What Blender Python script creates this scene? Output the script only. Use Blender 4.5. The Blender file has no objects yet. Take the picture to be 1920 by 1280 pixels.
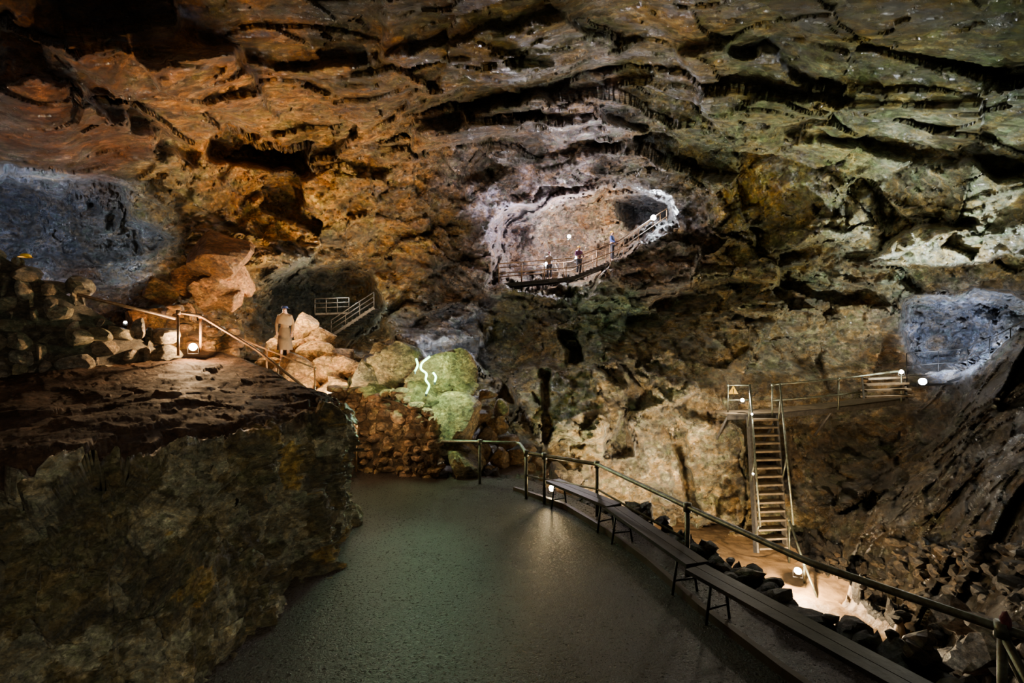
import bpy, math, random
import numpy as np
from mathutils import Vector, Matrix
random.seed(7); rng=np.random.default_rng(7)
CAMZ=3.0; F=960.0
def P(x,y,d): return np.array([(x-960)/F*d, d, CAMZ+(640-y)/F*d])
scene=bpy.context.scene; COL=scene.collection
# ---------------------------------------------------------------- noise
M32=0xffffffff
def hsh(ix,iy,iz,seed):
    h=(ix*73856093)^(iy*19349663)^(iz*83492791)^(seed*2654435761)
    h=h&M32; h=((h^(h>>16))*0x45d9f3b)&M32; h=((h^(h>>16))*0x45d9f3b)&M32
    return h^(h>>16)
def hf(h,k): 
    g=(h*(2*k+1)*40503+k*977)&M32; g=((g^(g>>15))*0x2c1b3c6d)&M32
    return (g^(g>>13))/4294967296.0
def vnoise(p,seed=0):
    i=np.floor(p).astype(np.int64); f=p-i; f=f*f*(3-2*f)
    r=np.zeros(len(p))
    for a in (0,1):
        wa=f[:,0] if a else 1-f[:,0]
        for b in (0,1):
            wb=f[:,1] if b else 1-f[:,1]
            for c in (0,1):
                wc=f[:,2] if c else 1-f[:,2]
                r+=wa*wb*wc*(hsh(i[:,0]+a,i[:,1]+b,i[:,2]+c,seed)/4294967296.0)
    return r*2-1
def fbm(p,octv=4,seed=0):
    r=np.zeros(len(p)); a=1.0; t=0
    for o in range(octv):
        r+=a*vnoise(p*(2.03**o)+o*11.3,seed+o); t+=a; a*=0.5
    return r/t
def facet(p,s,seed,bt,bo,crack):
    q=p/s; base=np.floor(q).astype(np.int64); n=len(q)
    d1=np.full(n,1e9); d2=np.full(n,1e9); bh=np.zeros(n,np.int64); bd=np.zeros((n,3))
    for a in (-1,0,1):
        for b in (-1,0,1):
            for c in (-1,0,1):
                ix=base[:,0]+a; iy=base[:,1]+b; iz=base[:,2]+c
                h=hsh(ix,iy,iz,seed)
                df=np.stack([q[:,0]-ix-hf(h,1),q[:,1]-iy-hf(h,2),q[:,2]-iz-hf(h,3)],1)
                d=(df*df).sum(1); m=d<d1
                d2=np.where(m,d1,np.minimum(d2,d)); d1=np.where(m,d,d1)
                bh=np.where(m,h,bh); bd[m]=df[m]
    tilt=np.stack([hf(bh,4),hf(bh,5),hf(bh,6)],1)*2-1
    e=np.sqrt(d2)-np.sqrt(d1)
    return (bd*tilt).sum(1)*bt*2+(hf(bh,7)-.5)*bo*2-crack*np.clip(1-e/0.06,0,1)
def rock_disp(p,s=1.0,amp=1.0,seed=1,an=(0.75,0.8,1.25),warp=.28,wb=1.0,ws=1.0):
    w=np.stack([fbm(p*0.6/s,4,seed+21),fbm(p*0.6/s,4,seed+31),fbm(p*0.6/s,4,seed+41)],1)
    q=p+w*warp*s
    q=q*np.array(an)
    q=q@np.array([[1,0,.25],[0,1,.1],[-.25,-.1,1]]).T
    d=facet(q,3.4*s,seed,.62,.22,.04)*s*wb
    q=q+np.stack([fbm(p*2.2/s,3,seed+51),fbm(p*2.2/s,3,seed+54),fbm(p*2.2/s,3,seed+57)],1)*.10*s
    d+=facet(q,1.35*s,seed+1,.33,.11,.04)*s*(wb+ws)/2
    d+=facet(q,0.55*s,seed+2,.15,.05,.02)*s*ws
    d+=facet(q,0.24*s,seed+3,.06,.025,.0)*s*ws
    d+=(fbm(p*1.2/s,4,seed+5)*.16*s+fbm(p*6/s,3,seed+8)*.06*s)*ws
    return d*amp
def lin(c): 
    c=np.asarray(c,float)/255.0
    return np.where(c<=.04045,c/12.92,((c+.055)/1.055)**2.4)
# ---------------------------------------------------------------- materials
def newmat(n):
    m=bpy.data.materials.new(n); m.use_nodes=True; nt=m.node_tree
    return m,nt,nt.nodes,nt.links,nt.nodes['Principled BSDF']
def ramp(N,L,src,stops):
    r=N.new('ShaderNodeValToRGB'); e=r.color_ramp.elements
    while len(e)<len(stops): e.new(0.5)
    for i,(p,c) in enumerate(stops):
        e[i].position=p; e[i].color=(c,c,c,1) if not hasattr(c,'__len__') else (*c,1)
    L.new(src,r.inputs[0]); return r
def noise(N,L,vec,sc,det=8,rough=.6,dist=0):
    n=N.new('ShaderNodeTexNoise'); n.inputs['Scale'].default_value=sc; n.inputs['Detail'].default_value=det
    n.inputs['Roughness'].default_value=rough; n.inputs['Distortion'].default_value=dist
    L.new(vec,n.inputs['Vector']); return n
def mixc(N,L,a,b,fac,mode='MIX'):
    m=N.new('ShaderNodeMix'); m.data_type='RGBA'; m.blend_type=mode
    for s,v in ((0,fac),(6,a),(7,b)):
        if hasattr(v,'links'): L.new(v,m.inputs[s])
        elif s==0: m.inputs[0].default_value=v
        else: m.inputs[s].default_value=(*v,1)
    return m.outputs[2]
def vmath(N,L,op,a,b):
    m=N.new('ShaderNodeVectorMath'); m.operation=op
    for s,v in ((0,a),(1,b)):
        if hasattr(v,'links'): L.new(v,m.inputs[s])
        else: m.inputs[s].default_value=v
    return m
def fmath(N,L,op,a,b,c=None):
    m=N.new('ShaderNodeMath'); m.operation=op
    for s,v in ((0,a),(1,b),(2,c)):
        if v is None: continue
        if hasattr(v,'links'): L.new(v,m.inputs[s])
        else: m.inputs[s].default_value=v
    return m.outputs[0]
def facetbump(N,L,vec,sc,k):
    vo=N.new('ShaderNodeTexVoronoi'); vo.inputs['Scale'].default_value=sc; L.new(vec,vo.inputs['Vector'])
    df=vmath(N,L,'SUBTRACT',vec,vo.outputs['Position']).outputs[0]
    c=vmath(N,L,'SUBTRACT',vo.outputs['Color'],(.5,.5,.5)).outputs[0]
    d=vmath(N,L,'DOT_PRODUCT',df,c).outputs['Value']
    return fmath(N,L,'MULTIPLY',d,k),vo
def rock_material(name,scale=1.0,bump=1.0,stain=True,rlo=.12,rhi=.46,patch=.85,spec=.95,contrast=1.0,big=1.0,fine=1.0):
    m,nt,N,L,B=newmat(name)
    geo=N.new('ShaderNodeNewGeometry'); vec=geo.outputs['Position']
    mp=N.new('ShaderNodeMapping'); mp.inputs['Scale'].default_value=(scale*.85,scale*.85,scale*1.25); mp.inputs['Rotation'].default_value=(.1,.25,0)
    L.new(vec,mp.inputs[0]); v=mp.outputs[0]
    at=N.new('ShaderNodeAttribute'); at.attribute_name='tint'
    n1=noise(N,L,v,.9,10,.7,.4); n2=noise(N,L,v,5.5,12,.82,.2)
    r1=ramp(N,L,n1.outputs[0],[(.28,.28),(.5,.88),(.72,1.9)])
    n3=noise(N,L,v,1.9,9,.76,.5)
    r3=ramp(N,L,n3.outputs[0],[(.32,(.66,1.0,.92)),(.41,(.95,1.02,.60)),(.49,(1.02,.96,.90)),(.56,(1.50,1.10,.48)),(.63,(1.22,.84,.58)),(.70,(1.08,1.08,1.12))])
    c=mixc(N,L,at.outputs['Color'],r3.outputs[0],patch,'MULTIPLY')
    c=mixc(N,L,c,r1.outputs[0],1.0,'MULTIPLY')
    r2=ramp(N,L,n2.outputs[0],[(.35,.20),(.47,.88),(.55,1.25),(.65,2.8)])
    c=mixc(N,L,c,r2.outputs[0],contrast,'MULTIPLY')
    if stain:
        n4=noise(N,L,v,.6,9,.75,1.0); r4=ramp(N,L,n4.outputs[0],[(.62,0.0),(.72,.32)])
        c=mixc(N,L,c,(.15,.22,.17),r4.outputs[0])
    wv=N.new('ShaderNodeVectorMath'); wv.operation='MULTIPLY_ADD'
    L.new(n2.outputs['Color'],wv.inputs[0]); wv.inputs[1].default_value=(.12,.12,.12); L.new(v,wv.inputs[2]); wv=wv.outputs[0]
    f1,v1=facetbump(N,L,wv,2.2,1.7*bump*big); f2,v2=facetbump(N,L,wv,7.5,1.8*bump); f3,v3=facetbump(N,L,wv,20,1.8*bump*fine)
    vr=N.new('ShaderNodeSeparateColor'); L.new(v2.outputs['Color'],vr.inputs[0])
    rc=ramp(N,L,vr.outputs[0],[(0,.50),(1,1.55)]); c=mixc(N,L,c,rc.outputs[0],.85*contrast,'MULTIPLY')
    L.new(c,B.inputs['Base Color'])
    rr=ramp(N,L,n1.outputs[0],[(.38,rhi),(.58,rlo)]); L.new(rr.outputs[0],B.inputs['Roughness'])
    B.inputs['Specular IOR Level'].default_value=spec
    nb=noise(N,L,v,3,14,.78,.2)
    h=fmath(N,L,'MULTIPLY_ADD',nb.outputs[0],.26*bump*fine,f1); h=fmath(N,L,'ADD',h,f2); h=fmath(N,L,'ADD',h,f3)
    bp=N.new('ShaderNodeBump'); bp.inputs['Strength'].default_value=1.0; bp.inputs['Distance'].default_value=1.0/scale
    L.new(h,bp.inputs['Height']); L.new(bp.outputs[0],B.inputs['Normal'])
    return m
M_ROCK=rock_material('cave_rock')
M_CEIL=rock_material('wet_roof_rock',.9,.75,True,.08,.34,.95,1.1,.95,1.3,.7)
M_STONE=rock_material('loose_stone',2.2,.5,False,.35,.75,.4,.4)
M_TERR=rock_material('terrace_rock',2.0,.85,False,.3,.6,.50,.5)
M_TTOP=rock_material('trodden_earth',2.4,.22,False,.7,.95,.3,.15,.6)
def simple(name,col,rough=.5,metal=0,nscale=6,var=.35,bump=.01,col2=None):
    m,nt,N,L,B=newmat(name); tc=N.new('ShaderNodeNewGeometry'); v=tc.outputs['Position']
    n=noise(N,L,v,nscale,8,.65); a=lin(col); b=lin(col2) if col2 is not None else a*(1-var)
    r=ramp(N,L,n.outputs[0],[(.35,tuple(b)),(.65,tuple(a))]); L.new(r.outputs[0],B.inputs['Base Color'])
    B.inputs['Roughness'].default_value=rough; B.inputs['Metallic'].default_value=metal
    bp=N.new('ShaderNodeBump'); bp.inputs['Distance'].default_value=bump; L.new(n.outputs[0],bp.inputs['Height']); L.new(bp.outputs[0],B.inputs['Normal'])
    return m
def emis(name,col,s):
    m,nt,N,L,B=newmat(name); B.inputs['Base Color'].default_value=(*col,1)
    B.inputs['Emission Color'].default_value=(*col,1); B.inputs['Emission Strength'].default_value=s; return m
M_PIPE=simple('galvanised_pipe',(120,128,112),.42,.7,14,.5,.004,(82,72,52))
M_RUST=simple('rusty_pipe',(150,112,72),.5,.4,14,.5,.004,(92,68,44))
M_DULL=simple('dull_steel',(92,86,78),.55,.3,14,.5,.004,(56,51,45))
M_WOOD=simple('wet_dark_timber',(60,54,47),.42,0,5,.4,.006,(32,28,24))
M_WOODW=simple('worn_timber',(122,106,82),.6,0,5,.3,.006,(78,66,50))
M_BLACK=simple('black_housing',(35,35,36),.4,.3)
M_YEL=simple('yellow_plastic',(235,185,30),.35,0,20,.1)
M_SKIN=simple('skin',(170,125,100),.5,0,10,.15)
M_NAVY=simple('navy_cloth',(36,52,105),.8,0,10,.2)
M_PURP=simple('plum_cloth',(90,38,75),.8,0,10,.2)
M_GREYC=simple('grey_cloth',(106,84,62),.8,0,10,.2)
M_DARKC=simple('dark_cloth',(48,45,48),.8,0,10,.2)
M_TAN=simple('tan_wool',(126,96,66),.85,0,10,.2)
M_WHITE=simple('dull_cloth',(136,110,82),.8,0,10,.15)
M_REDC=simple('faded_red_cloth',(130,72,78),.7,0,20,.3)
E_WARM=emis('warm_lens',(1,.72,.36),160); E_COOL=emis('cool_lens',(.85,.95,1),220); E_NEU=emis('neutral_lens',(1,.85,.6),160)
E_GREEN=emis('green_tube',(.42,1,.5),6)
# wet path
M_PATH,nt,N,L,B=newmat('wet_path'); g=N.new('ShaderNodeNewGeometry'); v=g.outputs['Position']
n=noise(N,L,v,.8,5,.55,.3); r=ramp(N,L,n.outputs[0],[(.35,(.022,.014,.009)),(.65,(.038,.025,.016))])
ns=noise(N,L,v,30,6,.85); rs=ramp(N,L,ns.outputs[0],[(.40,.45),(.60,1.9)]); cc_=mixc(N,L,r.outputs[0],rs.outputs[0],1.0,'MULTIPLY'); L.new(cc_,B.inputs['Base Color'])
n2=noise(N,L,v,30,4,.6); r2=ramp(N,L,n2.outputs[0],[(.35,.24),(.65,.40)]); L.new(r2.outputs[0],B.inputs['Roughness'])
B.inputs['Specular IOR Level'].default_value=.42
n3=noise(N,L,v,55,3,.6); n4=noise(N,L,v,24,4,.7)
ad=N.new('ShaderNodeMath'); ad.operation='MULTIPLY_ADD'; L.new(n4.outputs[0],ad.inputs[0]); ad.inputs[1].default_value=1.3; L.new(n3.outputs[0],ad.inputs[2])
bp=N.new('ShaderNodeBump'); bp.inputs['Distance'].default_value=.030; L.new(ad.outputs[0],bp.inputs['Height']); L.new(bp.outputs[0],B.inputs['Normal'])
M_KERB=simple('damp_concrete',(84,66,48),.5,0,4,.4,.01)
M_PITP=simple('damp_pit_path',(150,118,80),.45,0,3,.4,.05,(96,74,50))
# ---------------------------------------------------------------- mesh helpers
def mk(name,V,Fc,mat,tint=None,smooth=False,origin=None):
    V=np.asarray(V,float)
    o=V.mean(0) if origin is None else np.asarray(origin,float)
    me=bpy.data.meshes.new(name); me.from_pydata((V-o).tolist(),[],Fc.tolist() if hasattr(Fc,'tolist') else Fc)
    if tint is not None:
        t=np.asarray(tint,float)
        if t.ndim==1: t=np.tile(t,(len(V),1))
        ca=me.color_attributes.new('tint','FLOAT_COLOR','POINT')
        ca.data.foreach_set('color',np.concatenate([t,np.ones((len(t),1))],1).ravel())
    me.materials.append(mat)
    if smooth: me.polygons.foreach_set('use_smooth',[True]*len(me.polygons))
    me.update()
    ob=bpy.data.objects.new(name,me); ob.location=o; COL.objects.link(ob); return ob
def meta(ob,label,cat,group=None,kind=None):
    ob['label']=label; ob['category']=cat
    if group: ob['group']=group
    if kind: ob['kind']=kind
    return ob
def struct(ob): ob['kind']='structure'; return ob
def empty(name,base,label,cat,group=None):
    e=bpy.data.objects.new(name,None); e.location=base; e.empty_display_size=.2; COL.objects.link(e); return meta(e,label,cat,group)
def child(ob,par):
    ob.location=Vector(ob.location)-par.location; ob.parent=par; return ob
def join(parts):
    V=[];Fc=[];n=0
    for v,f in parts:
        V+=list(map(tuple,v)); Fc+=[tuple(i+n for i in q) for q in f]; n+=len(v)
    return np.array(V),Fc
def box(c,size,ax=None):
    s=np.array(size)/2; A=np.eye(3) if ax is None else np.array(ax)
    V=[np.array(c)+A.T@(s*np.array(k)) for k in [(-1,-1,-1),(1,-1,-1),(1,1,-1),(-1,1,-1),(-1,-1,1),(1,-1,1),(1,1,1),(-1,1,1)]]
    return V,[(0,3,2,1),(4,5,6,7),(0,1,5,4),(1,2,6,5),(2,3,7,6),(3,0,4,7)]
def beam(a,b,w,h,up=(0,0,1)):
    a=np.array(a,float);b=np.array(b,float); d=b-a; l=np.linalg.norm(d); d/=l
    s=np.cross(d,up); s/=np.linalg.norm(s); u=np.cross(s,d)
    return box((a+b)/2,(l,w,h),[d,s,u])
def tube(pts,r,seg=10,closed=False):
    pts=[np.array(p,float) for p in pts]; V=[];Fc=[]; n=len(pts); prev=None
    for i,p in enumerate(pts):
        t=(pts[min(i+1,n-1)]-pts[max(i-1,0)]); t/=np.linalg.norm(t)
        if prev is None:
            a=np.array([0,0,1.]) if abs(t[2])<.9 else np.array([1.,0,0])
            s=np.cross(t,a)
        else: s=prev-t*np.dot(prev,t)
        s/=np.linalg.norm(s); prev=s; u=np.cross(t,s)
        rr=r[i] if hasattr(r,'__len__') else r
        for k in range(seg):
            an=2*math.pi*k/seg; V.append(p+rr*(s*math.cos(an)+u*math.sin(an)))
    for i in range(n-1):
        for k in range(seg):
            k2=(k+1)%seg; Fc.append((i*seg+k,i*seg+k2,(i+1)*seg+k2,(i+1)*seg+k))
    Fc.append(tuple(range(seg-1,-1,-1))); Fc.append(tuple((n-1)*seg+k for k in range(seg)))
    return V,Fc
def smoothline(pts,n=6,rr=.12):
    out=[np.array(pts[0],float)]
    for i in range(1,len(pts)-1):
        a,b,c=[np.array(pts[j],float) for j in (i-1,i,i+1)]
        la=min(rr,np.linalg.norm(a-b)*.4); lc=min(rr,np.linalg.norm(c-b)*.4)
        p0=b+(a-b)/np.linalg.norm(a-b)*la; p2=b+(c-b)/np.linalg.norm(c-b)*lc
        for k in range(n+1):
            t=k/n; out.append((1-t)**2*p0+2*t*(1-t)*b+t*t*p2)
    out.append(np.array(pts[-1],float)); return out
def pt(name,v_f,mat,par,label=None,smooth=False,tint=None):
    ob=mk(name,v_f[0],v_f[1],mat,tint,smooth); child(ob,par)
    if label: ob['label']=label
    return ob
# ---------------------------------------------------------------- shell
ST=3
xs=np.arange(-300,2221,ST).astype(float); ys=np.arange(-240,1401,ST).astype(float)
NX,NY=len(xs),len(ys); GX,GY=np.meshgrid(xs,ys); gx=GX.ravel(); gy=GY.ravel()
D=np.array([(-400,-400,4),(400,-400,4.6),(960,-400,4.8),(1500,-400,4.6),(2300,-400,4),
(-400,0,5.4),(0,0,6.3),(300,0,6.8),(650,0,7.2),(960,0,7.2),(1300,0,7.2),(1650,0,6.8),(1920,0,6.2),(2300,0,5.4),
(-400,250,7),(100,220,8.8),(400,150,9.4),(700,170,11),(960,150,11.5),(1050,220,15.5),(1300,150,11.5),(1600,180,10.4),(1850,180,9),(2300,200,7),
(100,305,10.8),(350,330,14),(600,250,13.8),(800,300,18),(960,300,20),(1150,310,20.5),(1300,330,19.5),(1500,320,16),(1700,300,12.8),(1900,300,11),
(500,400,18),(650,400,18.5),(750,480,19.5),(850,400,20),(300,400,16.5),(100,420,15),(0,420,13.5),(-400,420,10),(200,520,15),(0,560,11.5),(-400,700,8),(-400,1300,6),
(400,500,15),(900,470,20.5),(1290,470,20.5),(1400,420,18.5),(1550,400,16),(1750,440,13),(1900,450,11.5),(2300,450,8),
(1400,560,17.5),(1600,560,15.8),(1670,620,15),(1900,535,12),(2300,600,8),
(900,600,18.5),(1000,570,19),(1200,590,18.5),(1000,750,16.3),(1200,720,16),(1100,650,16.8),(1300,680,16),(1400,680,15.8),(1500,680,15.4),(1600,700,15.2),
(880,800,14),(1000,850,14.6),(1100,850,14.6),(1250,870,14.6),(1380,950,14.3),(1300,990,14.6),(1500,850,14.6),(1500,980,13.8),(1600,850,14.4),(1700,800,14),(1700,740,14.6),
(1850,760,11.3),(1850,670,12.3),(1900,900,8.8),(1750,950,10.8),(1650,1050,11.4),(1750,1150,9.3),(1900,1100,7.5),(1900,1270,5.8),(2300,900,6),(2300,1400,4),
(1450,1100,13.8),(1300,1100,14.8),(1000,1000,14.5),(1000,1400,14),(1500,1400,12),
(300,560,14),(450,600,15.5),(600,680,16),(700,640,18),(800,620,18.5),(750,760,14),(650,800,13.6),(750,900,13),(500,800,14),(300,800,14),(100,700,12.5),(500,1000,13),(0,1000,11),(500,1400,12.5)],float)
def rbf(Cp,val,X,Y,eps=70.0):
    d=np.sqrt(((Cp[:,None,:]-Cp[None,:,:])**2).sum(2)+eps**2); n=len(Cp)
    A=np.zeros((n+1,n+1)); A[:n,:n]=d-np.eye(n)*8; A[:n,n]=1; A[n,:n]=1
    w=np.linalg.solve(A,np.append(val,0)); out=np.full(len(X),w[n])
    for i in range(n): out+=w[i]*np.sqrt((X-Cp[i,0])**2+(Y-Cp[i,1])**2+eps**2)
    return out
def sdf(poly,X,Y):
    p=np.array(poly,float); n=len(p); dm=np.full(len(X),1e9); ins=np.zeros(len(X),bool)
    for i in range(n):
        a=p[i]; b=p[(i+1)%n]; e=b-a
        wx=X-a[0]; wy=Y-a[1]; t=np.clip((wx*e[0]+wy*e[1])/(e@e),0,1)
        dm=np.minimum(dm,(wx-e[0]*t)**2+(wy-e[1]*t)**2)
        if a[1]!=b[1]:
            c=((a[1]>Y)!=(b[1]>Y))&(X<(b[0]-a[0])*(Y-a[1])/(b[1]-a[1])+a[0]); ins^=c
    d=np.sqrt(dm); return np.where(ins,d,-d)
def sst(x,a,b):
    t=np.clip((x-a)/(b-a),0,1); return t*t*(3-2*t)
q0=np.stack([gx/48,gy/48,np.zeros_like(gx)],1)
wx=fbm(q0,6,3)*26; wy=fbm(q0,6,9)*26
wX=gx+wx; wY=gy+wy
dep=rbf(D[:,:2],D[:,2],gx,gy)
dep=np.clip(dep,3.2,24)
dirs=np.stack([(gx-960)/F,np.ones_like(gx),(640-gy)/F],1)
b0_=(dirs*dep[:,None]).reshape(NY,NX,3)
nr=np.cross(np.gradient(b0_,axis=1),np.gradient(b0_,axis=0)); nr/=np.linalg.norm(nr,axis=2,keepdims=True)+1e-9
nr=nr.reshape(-1,3); sg_=np.sign((nr*dirs).sum(1)); nr=-nr*sg_[:,None]
HOLE=[(922,420),(950,388),(1040,368),(1130,342),(1190,356),(1250,360),(1270,415),(1247,434),(1190,468),(1120,512),(1080,554),(950,554),(922,525),(930,470)]
RH=[(1690,562),(1760,555),(1850,548),(1960,540),(2180,530),(2180,590),(1925,612),(1875,648),(1790,690),(1705,692),(1688,620)]
LH=[(-300,325),(0,322),(100,348),(250,350),(262,420),(345,452),(300,482),(180,532),(100,512),(0,490),(-300,480)]
NI=[(480,520),(520,500),(600,505),(650,488),(705,512),(716,570),(695,612),(655,670),(560,640),(495,600)]
def bowl(poly,extra,width,edge=3.0,lip=.6,rel=.45):
    """hollow that deepens inwards from its rim, with broken inner relief"""
    global dep
    s_=sdf(poly,wX,wY); m=np.clip(s_/width,0,1)
    nz=fbm(np.stack([gx/40,gy/34,np.full_like(gx,float(width))],1),5,int(width)+int(extra*7))
    nz=np.round(nz*5)/5*.5+nz*.5
    dep=dep+sst(s_,-edge,edge)*(lip+extra*m*(2-m)+nz*rel*extra*np.clip(m*2,0,1))
def addd(poly,dl,soft=12):
    global dep
    dep=dep+dl*sst(sdf(poly,wX,wY),-soft,soft)
slab=[(-400,150),(0,150),(120,150),(250,235),(375,318),(300,345),(0,315),(-400,310)]
addd(slab,-1.0,8)
addd([(0,20),(60,50),(250,200),(380,290),(360,310),(230,230),(100,140),(0,110)],.5,14)
addd([(265,90),(430,95),(500,170),(520,230),(470,235),(300,150)],-.8,8)
addd([(330,-20),(710,-20),(720,110),(520,120),(330,60)],.5,12)
addd([(720,110),(900,60),(1050,40),(1180,90),(1000,150),(820,180)],-.7,12)
addd([(780,240),(930,200),(1080,190),(1210,235),(1160,270),(1000,235),(860,275),(790,295)],-1.6,10)
addd([(1270,90),(1450,110),(1560,200),(1430,260),(1310,200)],-.8,12)
addd([(1370,250),(1600,260),(1700,310),(1560,345),(1400,330)],-.9,10)
addd([(1600,330),(1800,300),(1960,350),(1960,430),(1700,400)],-.7,10)
addd([(1600,500),(1680,445),(1800,420),(1960,425),(1960,475),(1720,505)],-1.0,8)
addd([(1330,330),(1560,340),(1640,420),(1500,470),(1330,440)],-.9,10)
addd([(560,330),(690,320),(700,380),(640,440),(560,400)],-.9,8)
addd([(1110,520),(1250,440),(1310,470),(1300,540),(1190,575),(1100,570)],-1.3,10)
addd([(955,690),(1120,685),(1180,720),(1150,830),(1040,840),(960,790)],-1.0,8)
addd([(1170,790),(1240,765),(1390,800),(1400,980),(1300,990),(1200,900)],-.7,8)
addd([(1195,700),(1330,720),(1360,770),(1340,800),(1240,770)],-.5,8)
addd([(1055,615),(1088,610),(1085,665),(1058,668)],1.6,5)
addd([(1125,740),(1165,735),(1175,850),(1140,860)],.9,6)
addd([(1010,700),(1030,698),(1040,830),(1022,835)],.7,5)
addd([(1270,800),(1292,795),(1310,960),(1288,965)],.6,5)
addd([(700,590),(900,560),(905,700),(850,705),(740,660)],-.8,10)
bowl(HOLE,5.0,62,4,.7,.35)
addd([(1165,385),(1195,362),(1250,368),(1262,412),(1235,425),(1190,440),(1165,430)],3.5,14)
bowl(RH,3.2,56,5,.5,.6)
bowl(LH,2.8,60,8,.4,.7)
bowl(NI,4.0,48,5,.6,.4)
bowl([(385,255),(450,240),(520,275),(590,280),(570,325),(500,328),(440,305),(390,300)],3.0,24,7,.5)
base=dirs*dep[:,None]; base[:,2]+=CAMZ
cm=1-sst(gy,270,360)
lowm=sst(gy,560,680)
dsp=rock_disp(base,1.0,1.0,5,warp=.40,wb=1+.45*cm,ws=1-.25*cm)
dsl=rock_disp(base,1.15,1.0,305,an=(.95,.95,.5),warp=.22,wb=1.15,ws=.65)
dsp=dsp*(1-lowm)+dsl*lowm
k=np.clip(dep/14,.55,1.4)
flat=1-.5*sst(sdf(slab,wX,wY),0,20)
plt_=sst(sdf([(1350,690),(1720,680),(1720,790),(1350,800)],gx,gy),-20,20)
dn=dsp*k*flat*(1-.6*plt_)
ud=-dirs/np.linalg.norm(dirs,axis=1)[:,None]
SV=base+(ud*.92+nr*.14)*dn[:,None]
SG=SV.reshape(NY,NX,3)
def shell(px,py):
    i=int(round((py-ys[0])/ST)); j=int(round((px-xs[0])/ST)); return SG[i,j].copy()
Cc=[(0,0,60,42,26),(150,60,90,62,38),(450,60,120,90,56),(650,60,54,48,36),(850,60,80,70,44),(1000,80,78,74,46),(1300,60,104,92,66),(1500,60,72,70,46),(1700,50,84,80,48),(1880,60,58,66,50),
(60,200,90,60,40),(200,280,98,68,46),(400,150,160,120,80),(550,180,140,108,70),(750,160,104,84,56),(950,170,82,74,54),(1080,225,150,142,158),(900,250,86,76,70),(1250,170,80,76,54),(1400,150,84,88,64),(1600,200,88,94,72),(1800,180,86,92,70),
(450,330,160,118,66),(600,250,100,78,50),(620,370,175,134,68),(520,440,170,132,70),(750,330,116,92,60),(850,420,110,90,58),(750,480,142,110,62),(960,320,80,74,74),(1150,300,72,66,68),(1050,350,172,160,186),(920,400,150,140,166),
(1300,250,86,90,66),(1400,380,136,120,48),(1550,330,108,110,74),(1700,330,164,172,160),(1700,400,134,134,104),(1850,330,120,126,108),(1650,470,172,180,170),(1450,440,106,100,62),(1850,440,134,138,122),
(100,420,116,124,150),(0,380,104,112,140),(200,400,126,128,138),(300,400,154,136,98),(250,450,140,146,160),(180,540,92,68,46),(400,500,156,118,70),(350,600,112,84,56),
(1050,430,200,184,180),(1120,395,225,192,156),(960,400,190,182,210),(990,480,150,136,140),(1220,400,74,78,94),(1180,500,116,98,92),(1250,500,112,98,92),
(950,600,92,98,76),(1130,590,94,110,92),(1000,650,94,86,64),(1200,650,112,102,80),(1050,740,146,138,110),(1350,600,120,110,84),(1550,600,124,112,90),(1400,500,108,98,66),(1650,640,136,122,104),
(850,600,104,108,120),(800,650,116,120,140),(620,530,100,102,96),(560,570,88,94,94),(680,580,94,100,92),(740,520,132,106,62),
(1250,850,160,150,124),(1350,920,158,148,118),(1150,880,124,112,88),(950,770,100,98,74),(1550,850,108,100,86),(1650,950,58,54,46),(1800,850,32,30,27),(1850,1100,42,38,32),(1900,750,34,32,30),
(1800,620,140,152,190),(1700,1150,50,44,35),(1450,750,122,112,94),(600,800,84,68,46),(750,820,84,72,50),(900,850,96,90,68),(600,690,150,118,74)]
Cc=np.array(Cc,float); cl=lin(Cc[:,2:])  # tints include some of the lit look: pale opening, silvery upper right
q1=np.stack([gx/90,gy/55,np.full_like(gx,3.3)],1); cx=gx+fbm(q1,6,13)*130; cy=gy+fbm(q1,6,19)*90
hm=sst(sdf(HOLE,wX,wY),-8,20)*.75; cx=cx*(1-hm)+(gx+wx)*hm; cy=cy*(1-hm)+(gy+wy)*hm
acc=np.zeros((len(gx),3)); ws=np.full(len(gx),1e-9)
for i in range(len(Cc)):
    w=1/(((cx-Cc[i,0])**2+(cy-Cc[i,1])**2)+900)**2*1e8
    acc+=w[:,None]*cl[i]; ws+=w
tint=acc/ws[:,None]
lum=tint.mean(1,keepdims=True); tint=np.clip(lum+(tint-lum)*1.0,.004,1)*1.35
jj,ii=np.meshgrid(np.arange(NX-1),np.arange(NY-1)); a=(ii*NX+jj).ravel()
FA=np.stack([a,a+NX,a+NX+1,a+1],1)
fx=gx[a];fy=gy[a]
bound=np.interp(fx,[-300,0,350,600,800,950,1150,1300,1500,1750,1920,2220],[320,320,335,345,345,350,335,350,430,510,520,520])+wx[a]
sel={'ceiling':fy<bound}
low=~sel['ceiling']; sel['wall_left']=low&(fx<720); sel['wall_right']=low&(fx>=1500); sel['wall_back']=low&(fx>=720)&(fx<1500)
for nme,m in sel.items():
    f=FA[m]; u,inv=np.unique(f,return_inverse=True)
    ob=mk(nme,SV[u],inv.reshape(f.shape),M_CEIL if nme=='ceiling' else M_ROCK,tint[u],True); struct(ob)
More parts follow.
